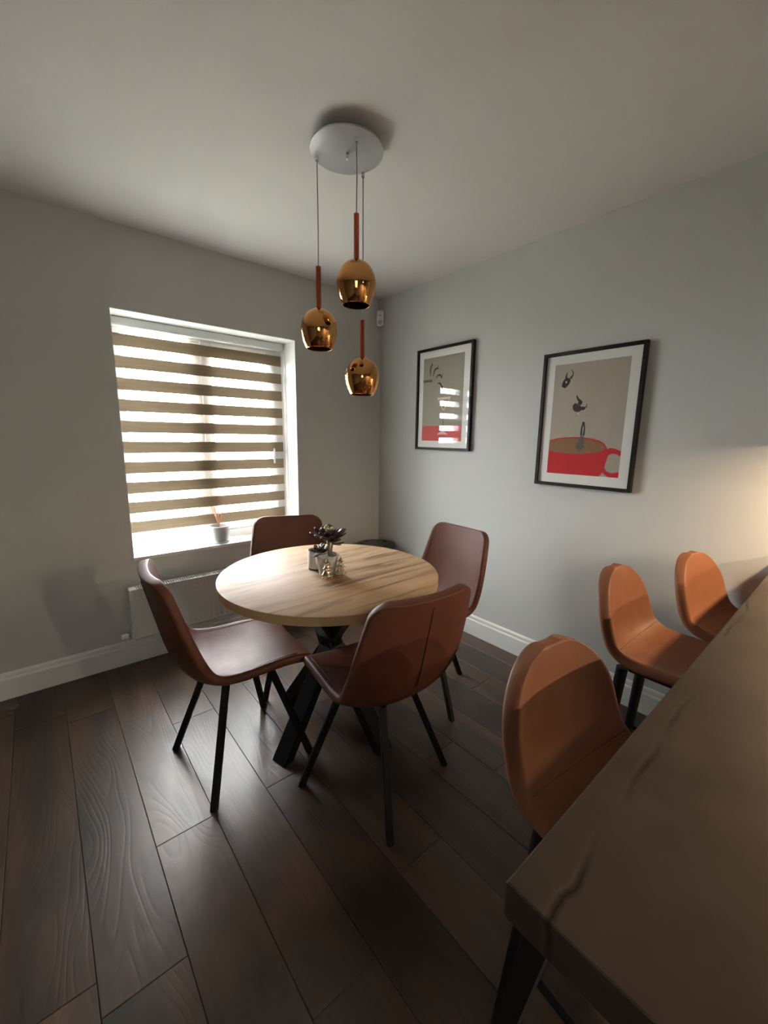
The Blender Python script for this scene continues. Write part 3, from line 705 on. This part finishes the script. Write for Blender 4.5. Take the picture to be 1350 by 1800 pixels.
# ------------------------------------------------------------------ motion sensor in the corner
pir = thing('motion_sensor', 'white alarm motion sensor fixed high in the room corner', 'sensor', (0, 0, 2.2), math.radians(-45))
b = bmesh.new(); box(b, -.027, .027, -.068, -.028, -.005, .108, .012, 4); fin(b, 'sensor_body', M_upvc, pir, angle=50)
b = bmesh.new(); lathe(b, [(.001, -.004), (.010, -.003), (.017, 0), (.018, .002)], 24)
for v in b.verts: v.co = Vector((v.co.x, -.069 + v.co.z, .018 + v.co.y))
fin(b, 'sensor_lens', mat('milky_sensor_lens', (.45, .45, .42), .3), pir, True)
b = bmesh.new(); tube(b, [(0, -.060, .068), (0, -.0688, .068)], .0042, 14); fin(b, 'sensor_eye', M_black, pir, True)
b = bmesh.new(); box(b, -.018, .018, -.036, -.010, .02, .085, .003); fin(b, 'bracket', M_upvc, pir)
b = bmesh.new(); tube(b, [(0, -.006, .10), (0, -.006, .198)], .0025, 8); fin(b, 'cable', M_upvc, pir, True)

# ------------------------------------------------------------------ stools in the corner (round perforated seats, stacked)
def corner_stool(z, rz, label):
    t_ = thing('stacking_stool', label, 'stool', (-.185, -.19, 0), rz, 'black stacking stools in the corner')
    n = 64; R_ = .158; b = bmesh.new()
    lathe(b, [(.001, z), (.045, z), (.052, z)], n)                       # centre disc (trimmed below)
    bm2 = bmesh.new(); rings = []
    nh = 8
    # seat with eight real holes: build a polar grid and drop the hole cells
    nr, na = 12, 96
    rad_ = [0.012 + (R_ - .012) * i / nr for i in range(nr + 1)]
    g = [[bm2.verts.new((r * math.cos(2 * PI * k / na), r * math.sin(2 * PI * k / na), z - (.004 if r > R_ - .01 else 0))) for k in range(na)] for r in rad_]
    for i in range(nr):
        for k in range(na):
            rm = (rad_[i] + rad_[i + 1]) / 2; ang = 2 * PI * (k + .5) / na
            ha_ = round(ang / (2 * PI / nh)) * 2 * PI / nh
            if (rm * math.cos(ang - ha_) - .108) ** 2 + (rm * math.sin(ang - ha_)) ** 2 < .0165 ** 2: continue
            bm2.faces.new((g[i][k], g[i][(k + 1) % na], g[i + 1][(k + 1) % na], g[i + 1][k]))
    bm2.faces.new(g[0])
    rim = [bm2.verts.new(((R_ + .004) * math.cos(2 * PI * k / na), (R_ + .004) * math.sin(2 * PI * k / na), z - .028)) for k in range(na)]
    for k in range(na): bm2.faces.new((g[-1][k], g[-1][(k + 1) % na], rim[(k + 1) % na], rim[k]))
    b.free(); o = fin(bm2, 'seat', mat('black_moulded_plastic', (.045, .050, .050), .34) if 'black_moulded_plastic' not in bpy.data.materials else bpy.data.materials['black_moulded_plastic'], t_, angle=50)
    so = o.modifiers.new('thickness', 'SOLIDIFY'); so.thickness = .004; so.offset = -1
    for q in range(4):
        a = PI / 4 + q * PI / 2; b = bmesh.new(); e = 1.0
        tube(b, [(.10 * math.cos(a), .10 * math.sin(a), z - .006), (.135 * math.cos(a), .135 * math.sin(a), z - .03), (.165 * math.cos(a), .165 * math.sin(a), .05 if z > .48 else .001)], .008, 10)
        fin(b, 'leg', M_chrome, t_, angle=40)
corner_stool(.45, 0, 'lower black stool of the stacked pair in the corner behind the table')
corner_stool(.50, .1, 'upper black stool with a ring of holes in the corner behind the table')

# ------------------------------------------------------------------ things on the table
M_pot = mat('off_white_ceramic', (.56, .55, .52), .5); M_soil = mat('grey_gravel_soil', (.09, .08, .065), .95); t = NT(M_soil)
t.color(t.ramp(t.noise(t.obj(), 160, 3), [(.35, (.03, .026, .02)), (.65, (.20, .18, .15))]))
M_leafd = mat('dark_purple_succulent', (.050, .022, .022), .42); M_leafg = mat('yellow_green_succulent', (.26, .24, .075), .42); M_stem = mat('grey_brown_stem', (.20, .155, .12), .7)
def leaf_into(b, base, dirv, up, length, width, mi):
    dirv = dirv.normalized(); side = dirv.cross(up).normalized(); nrm = side.cross(dirv).normalized(); rings = []
    for q, wq in ((0, .18), (.3, .5), (.6, .92), (.8, 1.0), (.93, .7), (1.0, .12)):
        c = base + dirv * length * q + nrm * length * .12 * q * q; w = width * wq; th = width * .28 * (wq ** .7)
        rings.append([b.verts.new(c + side * w * math.cos(a) + nrm * th * math.sin(a)) for a in [2 * PI * k / 6 for k in range(6)]])
    for i in range(5):
        for k in range(6): b.faces.new((rings[i][k], rings[i][(k + 1) % 6], rings[i + 1][(k + 1) % 6], rings[i + 1][k])).material_index = mi
    b.faces.new(rings[0]).material_index = mi; b.faces.new(rings[-1]).material_index = mi
def rosette(parent, c, R_, tilt=(0, 0), n=34, seed=1, droop=0):
    rr = random.Random(seed); b = bmesh.new(); c = Vector(c); T = Matrix.Rotation(tilt[0], 3, 'X') @ Matrix.Rotation(tilt[1], 3, 'Y')
    for i in range(n):
        q = i / (n - 1); az = i * 2.39996 + rr.uniform(-.15, .15); el = math.radians(80 - 68 * q + rr.uniform(-7, 7))
        d = T @ Vector((math.cos(az) * math.cos(el), math.sin(az) * math.cos(el), math.sin(el)))
        ln = R_ * (.45 + .52 * q) * rr.uniform(.88, 1.1)
        leaf_into(b, c + T @ Vector((0, 0, -.012 * q)), d, T @ Vector((0, 0, 1)) if el < 1.2 else Vector((1, 0, 0)), ln, R_ * .20, 1 if q < .40 else 0)
    o = fin(b, 'foliage', [M_leafd, M_leafg], parent, True); o['kind'] = 'stuff'; return o
p1 = thing('potted_succulent', 'dark succulent on stems in a faceted white pot on the table', 'plant', (-1.276, -1.207, TZ))
b = bmesh.new(); n = 12; rings = []
for r, z, off in ((.034, 0, 0), (.0345, .002, 0), (.046, .045, .5), (.053, .088, 0), (.0505, .088, 0), (.048, .076, 0)):
    rings.append([b.verts.new((r * math.cos(2 * PI * (k + off) / n), r * math.sin(2 * PI * (k + off) / n), z)) for k in range(n)])
for i in range(len(rings) - 1):
    for k in range(n):
        a_, b1, c1, d1 = rings[i][k], rings[i][(k + 1) % n], rings[i + 1][(k + 1) % n], rings[i + 1][k]
        if i in (1, 2): b.faces.new((a_, b1, c1)); b.faces.new((a_, c1, d1))
        else: b.faces.new((a_, b1, c1, d1))
b.faces.new(rings[0]); fin(b, 'pot', M_pot, p1)
b = bmesh.new(); lathe(b, [(.001, .074), (.0475, .074), (.0475, .077), (.025, .081), (.001, .082)], 24); fin(b, 'soil', M_soil, p1, True)
b = bmesh.new(); tube(b, [(.010, -.004, .078), (.008, -.002, .11), (.009, -.001, .152)], [.0065, .006, .0075], 10); fin(b, 'stem', M_stem, p1, True)
b = bmesh.new(); tube(b, [(.022, .006, .078), (.026, .006, .11), (.030, .004, .135)], [.005, .0045, .005], 10); fin(b, 'stem', M_stem, p1, True)
rosette(p1, (.008, -.002, .158), .092, (.06, -.05), 38, 3)
rosette(p1, (.034, .004, .138), .058, (0, .5), 22, 5)
rosette(p1, (-.028, .008, .106), .054, (.1, -.25), 26, 8)
p2 = thing('potted_succulent', 'small reddish plant in a straight white jar behind the faceted pot', 'plant', (-1.270, -1.110, TZ))
b = bmesh.new(); lathe(b, [(.036, .006), (.0405, .006), (.0405, .085), (.039, .087), (.037, .085), (.036, .068), (.036, .012)], 32); fin(b, 'pot', M_pot, p2, angle=40)
b = bmesh.new(); lathe(b, [(.001, 0), (.038, 0), (.0395, .0065), (.001, .0065)], 32); fin(b, 'dark_base', M_seam, p2, angle=40)
b = bmesh.new(); lathe(b, [(.001, .06), (.036, .06), (.036, .07), (.001, .072)], 24); fin(b, 'soil', M_soil, p2, True)
rosette(p2, (0, 0, .078), .036, (0, 0), 22, 11)
# tree shaped shakers
M_gold = mat('pale_gold_mirror', (.78, .68, .52), .06, 1.0)
def shaker(x, y, label, rz):
    t_ = thing('tree_shaker', label, 'shaker', (x, y, TZ), rz, 'tree shaped salt and pepper shakers')
    b = bmesh.new()
    pts_ = catmull([(.012, .010), (.021, .012), (.0235, .017), (.018, .024), (.0125, .036), (.0165, .041), (.0165, .045), (.0115, .052), (.0085, .061), (.0115, .065), (.0110, .069), (.0065, .076), (.0030, .084), (.0008, .088)], 3)
    n = 40; lathe(b, pts_, n, 0, 0, 5, .10); fin(b, 'tree_body', M_gold, t_, True)
    for q in range(5):
        a = 2 * PI * q / 5; b = bmesh.new(); bmesh.ops.create_uvsphere(b, u_segments=10, v_segments=8, radius=.0042, matrix=Matrix.Translation((.019 * math.cos(a), .019 * math.sin(a), .0044))); fin(b, 'ball_foot', M_gold, t_, True)
    for zz, rr, ph in ((.0165, .0245, 0), (.043, .0175, .6), (.067, .0122, .2)):
        b = bmesh.new()
        for q in range(5):
            a = 2 * PI * q / 5 + ph * 0; bmesh.ops.create_uvsphere(b, u_segments=10, v_segments=8, radius=.0036, matrix=Matrix.Translation((rr * math.cos(a), rr * math.sin(a), zz)))
        fin(b, 'branch_tips', M_gold, t_, True)
shaker(-1.310, -1.262, 'left shiny gold tree shaped shaker in front of the white pot', .3)
shaker(-1.250, -1.272, 'right shiny gold tree shaped shaker in front of the white pot', .8)

# ------------------------------------------------------------------ reed diffuser on the sill
df = thing('reed_diffuser', 'grey white ceramic reed diffuser with copper sticks on the window sill', 'diffuser', (-1.313, .073, wz0 + .02))
b = bmesh.new(); lathe(b, [(.060, 0), (.0625, .003), (.0625, .015), (.059, .019), (.060, .024), (.0625, .10), (.063, .112), (.060, .114), (.057, .110), (.055, .03), (.02, .028), (.001, .028)], 48); fin(b, 'jar', mat('grey_glazed_ceramic', (.50, .51, .51), .3), df, angle=40)
b = bmesh.new(); lathe(b, [(.001, .06), (.055, .06), (.055, .075), (.022, .08), (.012, .092), (.012, .104), (.001, .104)], 24); fin(b, 'bottle', mat('brown_glass_neck', (.12, .05, .03), .2), df, True)
M_reed = mat('copper_coloured_reed', (.42, .16, .075), .5)
for dx, dy in ((-.040, .004), (-.033, -.012), (-.022, .010), (-.004, -.006), (.012, .012), (.030, -.004), (.040, .006)):
    b = bmesh.new(); tube(b, [(dx * -.12, dy * .2, .095), (dx, dy, .245 - abs(dx) * .15)], .0021, 6); fin(b, 'reed', M_reed, df, True)

# ------------------------------------------------------------------ pipe collar in the floor
gr = thing('pipe_collar', 'small open pipe collar in the floor by the left skirting board', 'collar', (-2.415, -.112, 0))
b = bmesh.new(); lathe(b, [(.018, .0005), (.024, .0005), (.024, .004), (.021, .0055), (.018, .004)], 28); fin(b, 'rim', mat('brown_plastic_rim', (.11, .085, .07), .4), gr, True)
b = bmesh.new(); lathe(b, [(.001, .0005), (.0182, .0005), (.0182, .0038), (.001, .0038)], 24); fin(b, 'hole_shade_disc', mat('hole_shade_black', (.004, .004, .004), 1.0), gr)  # black disc, the dark of the hole put into its colour
